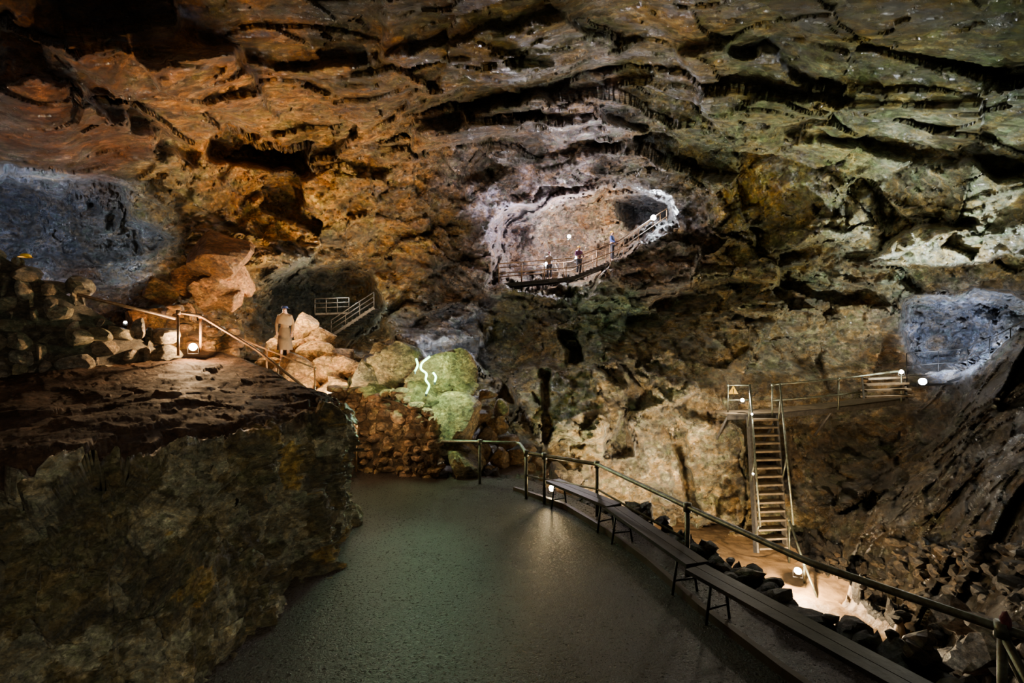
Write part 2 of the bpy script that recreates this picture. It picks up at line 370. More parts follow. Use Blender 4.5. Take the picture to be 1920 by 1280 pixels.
# ---------------------------------------------------------------- floor
def poly_grid_floor():
    edgeR=[(.3,11.2),(1.45,9.35),(2.2,7.6),(2.75,5.76),(3.25,4.5),(4.2,2.2),(5,0)]
    edgeL=[(-4.6,12.4),(-3.4,9.9),(-3.0,8.2),(-2.7,6),(-3,4.2),(-5,2.2),(-6,0)]
    yy=np.linspace(12.4,0,150); R=np.interp(-yy,[-p[1] for p in edgeR],[p[0] for p in edgeR]); Lf=np.interp(-yy,[-p[1] for p in edgeL],[p[0] for p in edgeL])
    n=70; V=[];Fc=[]
    for i in range(len(yy)):
        for j in range(n+1):
            V.append((Lf[i]+(R[i]-Lf[i])*j/n,yy[i],0))
    V=np.array(V); V[:,2]=fbm(V*.7,3,4)*.03
    for i in range(len(yy)-1):
        for j in range(n): 
            b=i*(n+1)+j; Fc.append((b,b+n+1,b+n+2,b+1))
    m=len(V); S=V[[i*(n+1)+n for i in range(len(yy))]].copy(); S[:,2]=-.35
    V=np.concatenate([V,S])
    for i in range(len(yy)-1): Fc.append((i*(n+1)+n,(i+1)*(n+1)+n,m+i+1,m+i))
    return V,Fc,edgeR
V,Fc,edgeR=poly_grid_floor(); fl=mk('floor',V,Fc,M_PATH,smooth=True); struct(fl)
kp=[(.05,10.3,0),(.95,9.25,0),(1.5,8.0,0),(1.85,6.9,0),(2.1,5.7,0),(2.45,4.6,0),(3.0,3.2,0)]
kb=[]
for a_,b_ in zip(kp[:-1],kp[1:]): kb.append(beam(np.array(a_)+[0,0,.03],np.array(b_)+[0,0,.03],.07,.10))
V,Fc=join(kb); struct(mk('trim_1',V,Fc,M_KERB))
def edge_x(y): return np.interp(-y,[-p[1] for p in edgeR],[p[0] for p in edgeR])
X,Y=np.meshgrid(np.linspace(-4,13,380),np.linspace(15.5,2,330)); x=X.ravel();y=Y.ravel()
s=(x-edge_x(y))*.9; s=np.where(y>11,np.maximum(s,np.minimum((y-11.0)*1.0,3)),s)
def groundz(x,y,s): 
    z=-.12-2.15*sst(s,.35,2.1)
    z=z+ .9*sst(x-7.2,0,4)*sst(14-y,0,4)
    return z
z=groundz(x,y,s)
z=np.where((x<-.3)&(y>11),np.maximum(z,-.1),z)
pathm=sst(s,1.9,2.3)*sst(7.2-x+fbm(np.stack([x,y,y*0],1),3,6)*.6,0,.4)
pg=np.stack([x,y,z],1); rough=sst(s,-.1,.5)*(1-.93*pathm); pg[:,2]-=rock_disp(pg,.35,1.0,9)*rough*1.1
pg[:,2]=np.where(s<-.15,-.3,pg[:,2])
nx_,ny_=380,330; j,i=np.meshgrid(np.arange(nx_-1),np.arange(ny_-1)); a=(i*nx_+j).ravel()
gr=mk('floor_lower',pg,np.stack([a,a+nx_,a+nx_+1,a+1],1),M_STONE,lin((44,38,30)),True); struct(gr)
gr.data.materials.append(M_PITP); gr.data.polygons.foreach_set('material_index',(pathm[a]>.5).astype(np.int32))
def gi(x_,y_): return int(np.clip(round((15.5-y_)/13.5*(ny_-1)),0,ny_-1))*nx_+int(np.clip(round((x_+4)/17*(nx_-1)),0,nx_-1))
def gz(x_,y_): return float(pg[gi(x_,y_),2])
# ---------------------------------------------------------------- terrace
secs=np.array([[(-7,0.5,-.3),(-7.5,3.0,1.75),(-13,5,1.9)],[(-4.3,2.9,-.3),(-5.3,4.3,1.76),(-12,8.5,2.3)],[(-3.0,3.9,-.3),(-4.0,5.1,1.76),(-10,10,2.7)],
[(-2.4,4.9,-.3),(-3.15,6.1,1.78),(-8.6,10.8,2.85)],[(-2.45,6.6,-.3),(-2.9,7.5,1.84),(-7.4,11.4,2.85)],[(-2.62,8.3,-.3),(-2.78,8.6,1.95),(-6.6,11.5,2.8)],[(-3.4,9.6,-.3),(-3.5,9.6,1.9),(-6.2,11.5,2.7)],[(-5,11,-.3),(-4.9,10.7,2.1),(-6.6,11.8,2.7)],[(-7.6,13,-.3),(-7.4,12.4,2.8),(-8,12.2,2.85)]],float)
nu,nv=600,360; uu=np.linspace(0,len(secs)-1,nu); 
def isec(k,c): return np.interp(uu,np.arange(len(secs)),secs[:,k,c])
Bz=np.stack([isec(0,c) for c in range(3)],1);Tz=np.stack([isec(1,c) for c in range(3)],1);Kz=np.stack([isec(2,c) for c in range(3)],1)
G=np.zeros((nv,nu,3)); nf=250
for v_ in range(nv):
    if v_<nf:
        t=v_/nf; q=Bz*(1-t)+Tz*t; bul=(t**3)*.10; q=q+np.array([.6,-.6,0])*bul
    else:
        t=(v_-nf)/(nv-1-nf); q=Tz*(1-t)+Kz*t
    G[v_]=q
for _ in range(30): G[1:-1]=(G[:-2]+G[1:-1]*2+G[2:])/4
for _ in range(12): G[:,1:-1]=(G[:,:-2]+G[:,1:-1]*2+G[:,2:])/4
nrm=np.cross(np.gradient(G,axis=1),np.gradient(G,axis=0)); nrm/=np.linalg.norm(nrm,axis=2,keepdims=True)+1e-9
gf=G.reshape(-1,3); av=np.interp(np.arange(nv),[0,nf-8,nf+14,nv],[1,.95,.12,.08]); amp=np.repeat(av,nu)
dd_=(rock_disp(gf,.30,.9,33,(1.3,1.3,.6),.3)+facet(gf*np.array([1,1,.45]),.9,91,.18,.08,.0)+fbm(gf*.9,4,90)*.10)*amp+fbm(gf*.8,4,95)*.12
TV=gf+nrm.reshape(-1,3)*dd_[:,None]
n_=fbm(gf*1.6,5,88); ng=fbm(gf*2.3+7,5,98)
tc=np.where((n_>.38)[:,None],lin((150,126,70)),np.where((ng>.02)[:,None],lin((148,142,116)),lin((102,94,68))))
tmix=sst(np.repeat(np.arange(nv),nu).astype(float)+fbm(gf*2,3,44)*14,nf-8,nf+6)[:,None]
tc=tc*1.05*(1-tmix)+lin((58,43,31))*tmix
j,i=np.meshgrid(np.arange(nu-1),np.arange(nv-1)); a=(i*nu+j).ravel()
tr=mk('rock_terrace',TV,np.stack([a,a+1,a+nu+1,a+nu],1),M_TERR,tc,True); meta(tr,'raised rock terrace with rough olive-grey face beside wet path','rock ledge')
tr.data.materials.append(M_TTOP)
tr.data.polygons.foreach_set('material_index',(tmix[a,0]>.5).astype(np.int32))
# ---------------------------------------------------------------- rocks
def ico(sub):
    import bmesh
    bm=bmesh.new(); bmesh.ops.create_icosphere(bm,subdivisions=sub,radius=1); 
    V=np.array([v.co[:] for v in bm.verts]); Fc=[tuple(v.index for v in f.verts) for f in bm.faces]; bm.free(); return V,Fc
ICO={k:ico(k) for k in (2,3,4)}
def rockgeo(sub,size,seed,rough=.05,npl=10):
    r=np.random.default_rng(seed); D_,Fc=ICO[sub]
    n=r.normal(size=(npl,3)); n=np.concatenate([n,-n[:3]]); n/=np.linalg.norm(n,axis=1)[:,None]; h=r.uniform(.50,.92,len(n))
    dt=D_@n.T; rad=np.where(dt>.05,h/np.maximum(dt,.05),9).min(1); rad=np.minimum(rad,1.35)
    V=D_*rad[:,None]; V=V*(1+rough*fbm(V*2.2+seed*3.7,3,seed)[:,None]); V=V*1.12*np.asarray(size)/2
    an=r.uniform(0,6.28); c,s_=math.cos(an),math.sin(an); V=V@np.array([[c,-s_,0],[s_,c,0],[0,0,1]]).T
    return V,Fc
def boulder(pos,size,seed,col,label,group,sub=3,name='boulder'):
    V,Fc=rockgeo(sub,size,seed,.04,8); V=V+np.asarray(pos)
    ob=mk(name,V,Fc,M_STONE,lin(col)*1.2,False); return meta(ob,label,'rock',group)
def stonewall(name,line,zb,zt,label,col,sz=.34,seed=1,thick=.35):
    r=random.Random(seed); line=[np.array(p,float) for p in line]; parts=[]; cols=[]
    L_=[0]; 
    for a_,b_ in zip(line[:-1],line[1:]): L_.append(L_[-1]+np.linalg.norm(b_-a_))
    LX=[p[0] for p in line];LY=[p[1] for p in line]
    nc=40; cv=[]; cf=[]
    for k_ in range(nc):
        sc=L_[-1]*k_/(nc-1); c=np.array([np.interp(sc,L_,LX),np.interp(sc,L_,LY)]); i_=max(min(np.searchsorted(L_,sc),len(line)-1),1); dr=line[i_]-line[i_-1]; dr/=np.linalg.norm(dr); nn=np.array([-dr[1],dr[0]])*thick*.22
        b=np.interp(sc,L_,zb)-.1; t=np.interp(sc,L_,zt)-.16
        cv+=[(*(c-nn),b),(*(c-nn),t),(*(c+nn),t),(*(c+nn),b)]
    for k_ in range(nc-1):
        o=k_*4
        for m_ in range(4): cf.append((o+m_,o+(m_+1)%4,o+4+(m_+1)%4,o+4+m_))
    parts.append((np.array(cv),cf)); cols.append(np.tile(lin(col)*.35,(len(cv),1)))
    maxh=max(t-b for t,b in zip(zt,zb)); z0=0
    while z0<maxh:
        h0=sz*r.uniform(.5,.8); s=-r.random()*sz
        while s<L_[-1]:
            w=sz*r.uniform(.5,1.5); h=h0*r.uniform(.85,1.25); sc=min(max(s+w/2,0),L_[-1]); cxx=np.interp(sc,L_,LX); cyy=np.interp(sc,L_,LY); b=np.interp(sc,L_,zb); t=np.interp(sc,L_,zt)
            if z0<t-b+r.uniform(-.2,.06):
                i_=max(min(np.searchsorted(L_,sc,side='left'),len(line)-1),1); dr=(line[i_]-line[i_-1]); dr/=np.linalg.norm(dr)
                sd_=r.randint(0,10**6)
                V1,Fc=rockgeo(3 if sz>.34 else 2,(1,1,1),sd_,.05,8)
                D_=ICO[3 if sz>.34 else 2][0]; V2=np.sign(D_)*np.abs(D_)**.5*.52
                V=V1*.65+V2*.42
                an=r.uniform(-.22,.22); ca_,sa_=math.cos(an),math.sin(an)
                lx=V[:,0]*w*1.15; lz=V[:,2]*h*1.15; x_=lx*ca_-lz*sa_; z_=lx*sa_+lz*ca_; y_=V[:,1]*thick*r.uniform(.95,1.2)
                V=np.stack([x_*dr[0]-y_*dr[1],x_*dr[1]+y_*dr[0],z_],1)
                V=V+np.array([cxx-dr[1]*r.uniform(-.05,.05),cyy+dr[0]*r.uniform(-.05,.05),b+z0+h/2+r.uniform(-.04,.04)])
                parts.append((V,Fc)); cols.append(np.tile(lin(col)*r.uniform(.6,1.4)*np.array([1,r.uniform(.93,1.03),r.uniform(.85,1.1)]),(len(V),1)))
            s+=w*.93
        z0+=h0*.97
    V,Fc=join(parts); ob=mk(name,V,Fc,M_STONE,np.concatenate(cols)); return meta(ob,label,'stone wall')
stonewall('drystone_wall',[(-10.6,7.6),(-9.0,8.6),(-8.0,9.3),(-7.0,10.3)],[1.9,2.1,2.2,2.45],[5.0,4.85,3.95,2.9],'dark dry-stacked stone wall on rock terrace',(122,112,94),.36,4,.5)
stonewall('drystone_wall',[(-7.6,11.3),(-6.4,11.9)],[2.5,2.5],[3.75,3.3],'low warm-lit dry-stone wall behind terrace',(120,92,58),.26,12,.4)
stonewall('drystone_wall',[(-4.2,12.2),(-3.4,11.9),(-2.5,11.6),(-1.7,11.4)],[-.1,-.1,-.1,-.1],[2.0,1.95,1.8,1.35],'brown dry-stacked retaining wall at end of path',(140,112,78),.24,5,.5)
sd=100
def pile(cands,label,group,col):
    global sd
    for (px,py,d,s) in cands:
        sd+=1; p=P(px,py,d); m=s*d/960
        boulder(p,(m*1.15,m*1.1,m*rng.uniform(.8,1.05)),sd,np.array(col)*rng.uniform(.8,1.15),label,group,4 if m>.7 else 3)
pile([(575,615,15.2,44),(606,630,15.4,40),(560,650,14.8,45),(600,660,14.6,60),(640,668,14.8,42),(650,690,14.2,42),(620,700,14,55),(575,695,14,50),(545,690,13.9,40),(590,640,15,35),(570,720,13.6,42),(640,725,13.5,48),(530,640,15,36),(510,660,14.6,40),(500,690,14.2,44),(660,700,14.4,30),(605,740,13.3,52),(660,750,13.1,44)],'pale angular boulder in warm-lit rock pile','warm-lit boulder pile',(182,142,90))
pile([(688,700,13.5,62),(740,690,13.6,80),(715,660,15,40),(820,700,13.1,90),(860,730,13,55),(800,752,12.6,85),(850,790,12.2,80),(872,860,11.9,70),(780,735,12.8,55),(700,740,13.1,50),(838,840,11.9,60)],'grey-brown boulder above retaining wall','boulders above retaining wall',(110,98,66))
pile([(900,780,13.2,46),(930,800,13.2,36),(880,760,13.3,36),(915,820,12.8,40),(950,830,12.8,34),(900,850,12.4,42),(935,860,12.4,38),(965,860,12.6,36),(890,890,11.9,34),(925,890,12,38),(960,893,12,30),(990,880,12.6,32),(985,850,13,28),(940,770,13.6,30),(1010,865,13,28),(1040,880,13,34),(1070,900,13,32),(1020,900,12.4,30),(910,740,13.6,28),(870,800,12.9,40)],'small brown rubble boulder on slope','rubble behind path railing',(98,84,58))
pile([(395,490,13.6,105),(360,520,13.5,60),(440,520,13.8,60),(430,560,13.6,50),(400,555,13.4,60),(300,545,13,60),(270,600,12.4,60),(345,590,12.8,50)],'large orange-brown boulder perched on ledge','orange ledge boulders',(140,98,56))
rr=random.Random(3)
bank=[]
for kx in range(420):
    y_=rr.uniform(3.4,10.6); sx=abs(rr.gauss(.6,.45))+.12; x_=edge_x(y_)+sx; s_=rr.uniform(.10,.28)
    if pathm[gi(x_,y_)]>.3: continue
    bank.append((s_/y_*10,x_,y_,gz(x_,y_)+s_*.15,s_,(62,54,41)))
slope=[];
while len(slope)<300:
    x_=rr.uniform(6.2,12.5); y_=rr.uniform(5.5,12.2); s_=rr.uniform(.08,.26); px=960+x_/y_*960
    if px>1960: continue
    py=640+(3-gz(x_,y_))/y_*960
    if py>1390 or pathm[gi(x_,y_)]>.3: continue
    if 5.6<x_<7.2 and 11<y_<13.5: continue
    sp_=shell(px,py); zz=gz(x_,y_)
    if sp_[1]<y_: x_,y_,zz=sp_
    slope.append((s_/y_*10,x_,y_,zz+s_*.12,s_,(60,51,38)))
for lst,lab,grp in ((bank,'small dark rubble stone on bank beside bench','rubble bank stones'),(slope,'brown angular rubble stone on pit slope','pit slope rubble')):
    lst.sort(key=lambda t:-t[0]); rest=[]; rc_=[]
    for q_,(w_,x_,y_,z_,s_,c_) in enumerate(lst):
        sd+=1; col=np.array(c_)*rr.uniform(.55,1.4)
        if q_<150: boulder((x_,y_,z_),(s_*1.3,s_*1.1,s_*.8),sd,col,lab,grp,2,'rubble_stone')
        else:
            V,Fc=rockgeo(2,(s_*1.3,s_*1.1,s_*.8),sd); rest.append((V+np.array((x_,y_,z_)),Fc)); rc_.append(np.tile(lin(col)*1.2,(len(V),1)))
    V,Fc=join(rest); meta(mk('rubble',V,Fc,M_STONE,np.concatenate(rc_)),'loose scatter of small dark broken stones',"rubble",None,'stuff')
# ---------------------------------------------------------------- railings
def handrail(lines,posts,r,mat,label,name='handrail',rp=None,clamps=True):
    b=np.array(posts[0][0]); e=empty(name,tuple(b),label,'handrail')
    for l in lines: pt('rail',tube(smoothline(l),r),mat,e,smooth=True)
    for lo,hi in posts:
        pt('post',tube([lo,hi],rp or r*.9),mat,e,smooth=True)
        if clamps:
            hi=np.array(hi); pt('clamp',tube([hi-[0,0,r*1.8],hi+[0,0,r*1.5]],r*1.5),mat,e,smooth=True)
    return e
H=.88
RL=[(-1.5,10.9),(.16,10.7),(.27,9.75),(1.47,8.85),(2.25,6.57),(2.86,4.9),(3.62,3.78),(4.0,3.3)]
line=[(x_,y_,H) for x_,y_ in RL]
posts=[((x_,y_,-.1),(x_,y_,H)) for x_,y_ in [(-.68,10.8),(.27,9.75),(.6,9.5),(1.47,8.85),(2.25,6.57),(3.62,3.78)]]
hr=handrail([line],posts,.034,M_PIPE,'weathered scaffold-tube handrail along wet path')
pt('mid_rail',tube([(.27,9.75,.45),(1.47,8.85,.45),(2.25,6.57,.45)],.018),M_PIPE,hr,smooth=True)
pt('brace',tube([(3.62,3.78,.8),(4.3,3.9,-.4)],.03),M_PIPE,hr,smooth=True)
pt('brace',tube([(3.62,3.78,.85),(3.75,3.3,0)],.03),M_PIPE,hr,smooth=True)
p=lambda *a:P(*a)
a0=p(145,552,8.6);a1=p(328,597,9.9);a2=p(334,585,10.0);a3=p(376,592,10.6);a4=p(480,655,10.6);a5=p(592,742,10.2)
g=lambda q,dz:(q[0],q[1],q[2]-dz)
handrail([[a0,a1],[a2,a3,a4,a5]],[(g(a2,.85),a2),(g(a3,.75),a3),(g(p(520,684,10.5),.55),p(520,684,10.5))],.028,M_RUST,'orange-lit steel handrail climbing past terrace')
b0=p(395,612,11.8);b1=p(500,655,11.7);b2=p(590,690,11.6)
handrail([[b0,b1,b2]],[(g(b0,.5),b0),(g(b1,.9),b1),(g(b2,1.2),b2)],.02,M_RUST,'thin steel stair rail beside terrace steps')
c0=p(600,742,11.6);c1=p(668,800,10.9);c2=p(664,882,10.9)
handrail([[c0,c1],[p(610,775,11.5),p(665,842,10.9)]],[(g(c1,.95),c1),(g(c0,1.6),c0)],.022,M_RUST,'lower end of stair rail at path level')
e=empty('stone_steps',(-4.1,11,0),'worn stone steps climbing beside rock terrace','steps')
for k_ in range(9):
    ax_=(-3.7-.3*k_,10.9+.06*k_,.08+.17*k_*1.3); pt('step',box(ax_,(.36,.9,.5)),M_STONE,e,tint=lin((85,65,44)))
# ---------------------------------------------------------------- benches
def bench(a_,b_,label):
    a_=np.array([*a_,.45]);b_=np.array([*b_,.45]); d=(b_-a_)/np.linalg.norm(b_-a_); s=np.array([-d[1],d[0],0])
    e=empty('bench',tuple((a_+b_)/2*[1,1,0]),label,'bench','plank benches along path')
    pt('seat',join([beam(a_+s*.075-[0,0,.02],b_+s*.075-[0,0,.02],.145,.045),beam(a_-s*.08-[0,0,.02],b_-s*.08-[0,0,.02],.145,.045)]),M_WOOD,e)
    for t in (.12,.88):
        c=a_+(b_-a_)*t
        for sg in (-1,1):
            f=c+s*sg*.1; pt('leg',tube([(f[0],f[1],.42),(f[0]+s[0]*sg*.07,f[1]+s[1]*sg*.07,-.02)],.016),M_BLACK,e,smooth=True)
        pt('stretcher',tube([c+s*.14+[0,0,-.3],c-s*.14+[0,0,-.3]],.012),M_BLACK,e,smooth=True)
bench((.75,9.45),(1.6,8.0),'long dark wet plank bench with thin metal legs')
bench((1.58,7.9),(2.14,5.9),'long dark wet plank bench with thin metal legs')
bench((2.08,5.8),(3.2,3.35),'long dark wet plank bench with thin metal legs')
# ---------------------------------------------------------------- ladder stairs
def steps_ladder():
    bt=p(1446,1035,12.2); tp=p(1429,780,13.5); d=(tp-bt)
    s=np.array([1,.12,0]); s/=np.linalg.norm(s)
    e=empty('steep_stairs',tuple(bt),'steep open-tread metal stairs up to platform','stairs'); w=.38
    for sg in (-1,1): pt('stringer',beam(bt+s*sg*w,tp+s*sg*w,.05,.16,up=np.cross(d,s)),M_DULL,e)
    n=16
    for k_ in range(n):
        c=bt+d*((k_+.6)/n); pt('tread',box(c,(w*2-.04,.24,.045),[s,np.array([-s[1],s[0],0]),[0,0,1]]),M_WOODW,e)
    for sg in (-1,1):
        lo=bt+s*sg*(w+.04)+d*.08+np.array([0,-.30,.45]); hi=tp+s*sg*(w+.04)+np.array([0,-.15,.85])
        pt('rail',tube([lo,hi],.024),M_PIPE,e,smooth=True)
        for t in (.1,.5,.92):
            q=bt+s*sg*(w+.04)+d*t; r_=lo+(hi-lo)*max(0,(t-.08)/.92); pt('post',tube([q,r_],.02),M_PIPE,e,smooth=True)
    return bt,tp
bt,tp=steps_ladder()
pl=[p(1362,778,13.6),p(1460,775,13.6),p(1570,764,13.5),p(1700,748,13.3)]
e=empty('platform',tuple(pl[0]),'narrow steel platform fixed to cave wall above stairs','platform')
pt('deck',join([beam(pl[i]+[0,.35,0],pl[i+1]+[0,.35,0],.8,.06) for i in range(3)]),M_WOODW,e)
pt('edge_beam',join([beam(pl[i]+[0,-.06,-.05],pl[i+1]+[0,-.06,-.05],.05,.12) for i in range(3)]),M_DULL,e)
for q in (pl[0]+[.1,.1,0],pl[1]+[.1,.1,0],pl[2]+[0,.1,0]): pt('bracket',tube([q,q+np.array([0,.9,-.9])],.035),M_DULL,e,smooth=True)
hts=[p(1448,721,13.5),p(1572,710,13.4),p(1690,695,13.2)]
handrail([hts,[g(q,.42) for q in hts]],[(g(q,.82),q) for q in hts],.024,M_PIPE,'steel handrail along wall platform')
h2=[p(1365,722,13.9),p(1406,722,13.9)]
handrail([h2,[g(q,.4) for q in h2]],[(g(q,.75),q) for q in h2],.02,M_PIPE,'short handrail at stair head')
e=empty('timber_steps',tuple(p(1660,748,13)),'short flight of open timber steps beside platform lamp','steps')
for k_,(x0,x1,y_,d) in enumerate([(1620,1706,744,12.95),(1620,1702,732,13.1),(1620,1698,721,13.25),(1622,1692,710,13.4)]):
    a_=p(x0,y_,d);b_=p(x1,y_-3,d); pt('tread',beam(a_,b_,.26,.045),M_WOODW,e)
for x0 in (1620,1700): pt('stringer',beam(p(x0,750,12.85),p(x0-4,706,13.5),.04,.12),M_WOOD,e)
w1=[p(1700,662,14.6),p(1800,655,14.2),p(1870,628,13.2),p(1935,592,12.0)]
w0=[g(q,.9) for q in w1]
e=empty('walkway',w0[0],'steel walkway climbing into pale-lit side chamber','walkway')
pt('deck',join([beam(w0[i],w0[i+1],.8,.05) for i in range(3)]),M_BLACK,e)
for l in (w1,[g(q,.35) for q in w1],[g(q,.65) for q in w1]): pt('rail',tube(smoothline(l),.013),M_BLACK,e,smooth=True)
for t in np.linspace(0,1,6):
    q=np.array([np.interp(t*3,range(4),[w[c] for w in w1]) for c in range(3)]); pt('post',tube([g(q,.9),q],.013),M_BLACK,e,smooth=True)
for i in (0,2): pt('support',tube([w0[i],np.array(w0[i])-[0,-.3,1.6]],.04),M_BLACK,e,smooth=True)
e=empty('gallery_stairs',tuple(p(640,622,17)),'small railed walkway and steps in wall recess','stairs')
q1_=[p(600,590,17.6),p(662,588,17.6)]; q2_=[p(630,630,16.9),p(708,578,17.3)]
pt('deck',join([beam(q1_[0],q1_[1],.9,.06)]),M_DULL,e)
for k_ in range(10): 
    c=q2_[0]+(q2_[1]-q2_[0])*(k_+.5)/10; pt('tread',box(c,(.2,.9,.04)),M_WOOD,e)
pt('stringer',join([beam(q2_[0]-[0,.45,0],q2_[1]-[0,.45,0],.05,.08)]),M_DULL,e)
for dz in (.35,.6,.85):
    for q in (q1_,q2_): pt('rail',tube([q[0]+[0,-.45,dz*.6],q[1]+[0,-.45,dz*.6]],.016),M_DULL,e,smooth=True)
for q in (q1_,q2_):
    for t in (0,.33,.66,1): 
        c=q[0]+(q[1]-q[0])*t; pt('post',tube([c+[0,-.45,0],c+[0,-.45,.51]],.014),M_DULL,e,smooth=True)
ga=[p(935,533,20.2),p(1075,520,21.2),p(1160,486,22.6),p(1250,423,24.2)]
e=empty('gallery_stairs',tuple(ga[0]),'railed stairway rising through bright rock opening','stairs')
pt('deck',join([beam(ga[0]+[0,.5,0],ga[1]+[0,.5,0],1.1,.08)]),M_WOOD,e)
for k_ in range(26):
    t=1+2*(k_+.5)/26; c=np.array([np.interp(t,range(4),[w[c_] for w in ga]) for c_ in range(3)]); pt('tread',box(c+[0,.5,0],(.32,1.1,.06)),M_WOOD,e)
for off in (0,1.05):
    pt('stringer',join([beam(ga[i]+[0,off,-.05],ga[i+1]+[0,off,-.05],.07,.10) for i in range(3)]),M_DULL,e)
    for dz in (.5,.95): pt('rail',tube([q+[0,off,dz*.85] for q in ga],.022),M_RUST,e,smooth=True)
    for t in np.linspace(0,3,11):
        c=np.array([np.interp(t,range(4),[w[c_] for w in ga]) for c_ in range(3)]); pt('post',tube([c+[0,off,0],c+[0,off,.83]],.02),M_RUST,e,smooth=True)
d0=p(1480,975,12.2);d1=p(1508,1058,11.2);d2=p(1540,1140,10.4)
handrail([[d0,d1,d2]],[((d1[0],d1[1],gz(d1[0],d1[1])-.1),d1),((d0[0],d0[1],gz(d0[0],d0[1])-.1),d0)],.024,M_PIPE,'thin pale handrail at foot of steep stairs')
# ---------------------------------------------------------------- lamps
def light(pos,col,W,r=.08,par=None,spot=None,ang=100,name='lamp_or_fill'):
    l=bpy.data.lights.new(name,'SPOT' if spot is not None else 'POINT'); l.energy=W; l.color=col; l.shadow_soft_size=r
    o=bpy.data.objects.new(name,l); o.location=pos; COL.objects.link(o)
    if spot is not None:
        l.spot_size=math.radians(ang); l.spot_blend=.7
        o.rotation_euler=(Vector(spot)-Vector(pos)).to_track_quat('-Z','Y').to_euler()
    if par: child(o,par)
    return o
WARM=(1,.77,.49); NEU=(1,.88,.70); COOL=(.84,.90,1); GRN=(.97,1,.90); BLUE=(.74,.83,1)
def flood(pos,aim,em,col,W,label,size=.2,spot=None,ang=150,off=.4,lift=0.0):
    pos=np.array(pos,float); d=np.array(aim,float)-pos; d/=np.linalg.norm(d); s=np.cross(d,[0,0,1.]); s/=np.linalg.norm(s); u=np.cross(s,d)
    e=empty('floodlight',tuple(pos-[0,0,size*.8]),label,'floodlight','cave floodlights'); h=size/2; n=16
    R=[(.0,.55),(.55,.55),(.62,.5),(.95,.06),(1.0,.0),(1.0,-.04),(.86,-.04)]
    V=[];Fc=[]
    for rr_,b_ in R:
        for k_ in range(n): t=2*math.pi*k_/n; V.append(pos-d*size*b_+(s*math.cos(t)+u*math.sin(t))*h*max(rr_,.01))
    for i in range(len(R)-1):
        for k_ in range(n): k2=(k_+1)%n; Fc.append((i*n+k_,i*n+k2,(i+1)*n+k2,(i+1)*n+k_))
    pt('housing',(V,Fc),M_BLACK,e,smooth=True)
    V=[pos+(s*math.cos(2*math.pi*k_/n)+u*math.sin(2*math.pi*k_/n))*h*.88 for k_ in range(n)]+[pos+d*size*.12]
    pt('lens',(V,[(k_,(k_+1)%n,n) for k_ in range(n)]),em,e,smooth=True)
    bs=pos-[0,0,size*.8]
    pt('bracket',tube([pos-s*h*1.08,bs-s*h*1.08,bs+s*h*1.08,pos+s*h*1.08],size*.05,6),M_BLACK,e)
    light(tuple(pos+d*size*off+np.array([0,0,lift])),col,W,size*.2,e,spot=spot,ang=ang)
cam0=(0,0,3)
flood(p(362,655,10.4)+[0,0,.05],cam0,E_WARM,(1,.62,.30),420,'bright warm floodlight standing on rock terrace',.17,off=.8,lift=.12)
flood(p(1035,915,9.9),(-1,5,1.5),E_WARM,(1,.62,.30),120,'small warm floodlight behind bench by railing',.14,spot=(1.6,12,1.2),ang=140,lift=.15)
flood(p(1496,1070,10.9),(5,8,1),E_NEU,(1,.74,.42),700,'warm white floodlight at foot of steep stairs',.17,off=1.5)
flood(p(1392,750,13.6),cam0,E_WARM,NEU,110,'small warm lamp at stair head platform',.11,lift=.2)
flood(p(1690,697,12.8),cam0,E_WARM,NEU,110,'small warm lamp on platform railing end',.11,lift=.2)
flood(p(1730,715,12.3),cam0,E_COOL,(.88,1,.95),1200,'bright cool floodlight on dark rock shoulder',.19,spot=tuple(p(1500,560,16)),ang=88,lift=.2)
flood(p(1412,888,12.2),cam0,E_NEU,NEU,12,'tiny lamp fixed to stair side',.05)
flood(p(1410,776,12.9),cam0,E_NEU,NEU,12,'tiny lamp at top of stairs',.05)
flood(p(1023,495,21.8),cam0,E_COOL,COOL,220,'cool white gallery lamp on stair railing',.18,lift=.45)
flood(p(1083,483,22.3),cam0,E_COOL,(.86,.82,1),620,'cool white gallery lamp on stair railing',.26,lift=.5)
flood(p(1067,443,23.0),cam0,E_NEU,(1,.86,.74),620,'warm white lamp high in rock opening',.18,lift=.45)
flood(p(1225,408,24.2),cam0,E_COOL,COOL,380,'cool white lamp at top of gallery stairs',.28,lift=.4)
flood(p(235,604,11.2),cam0,E_COOL,COOL,6,'small white lamp in stone wall',.07)
# added fill lights with no fixture, brightening openings, walls, boulders and path
light(tuple(p(975,405,20.9)),(.84,.80,1),150,.1)
light(tuple(p(620,735,12.4)),WARM,520,.15)
light(tuple(p(520,575,14)),WARM,240,.15)
light(tuple(p(40,465,9.6)),BLUE,2300,.1,spot=tuple(p(110,420,15.5)),ang=66)
light(tuple(p(1745,690,12.5)),BLUE,2600,.1,spot=tuple(p(1860,578,17)),ang=56)
light(tuple(p(808,695,11.6)),(.58,1,.55),260,.15)
light(tuple(p(795,685,11.2)),(.50,1,.58),380,.25,spot=(-1.3,7.0,0),ang=30)
light(tuple(p(860,640,15.3)),(.85,.88,1),230,.2)
light(tuple(p(1200,1010,12.5)),NEU,400,.2)
light(tuple(p(650,540,17.2)),(.90,1,.94),170,.2)
light(tuple(p(700,790,10.6)),(1,.74,.45),60,.15)
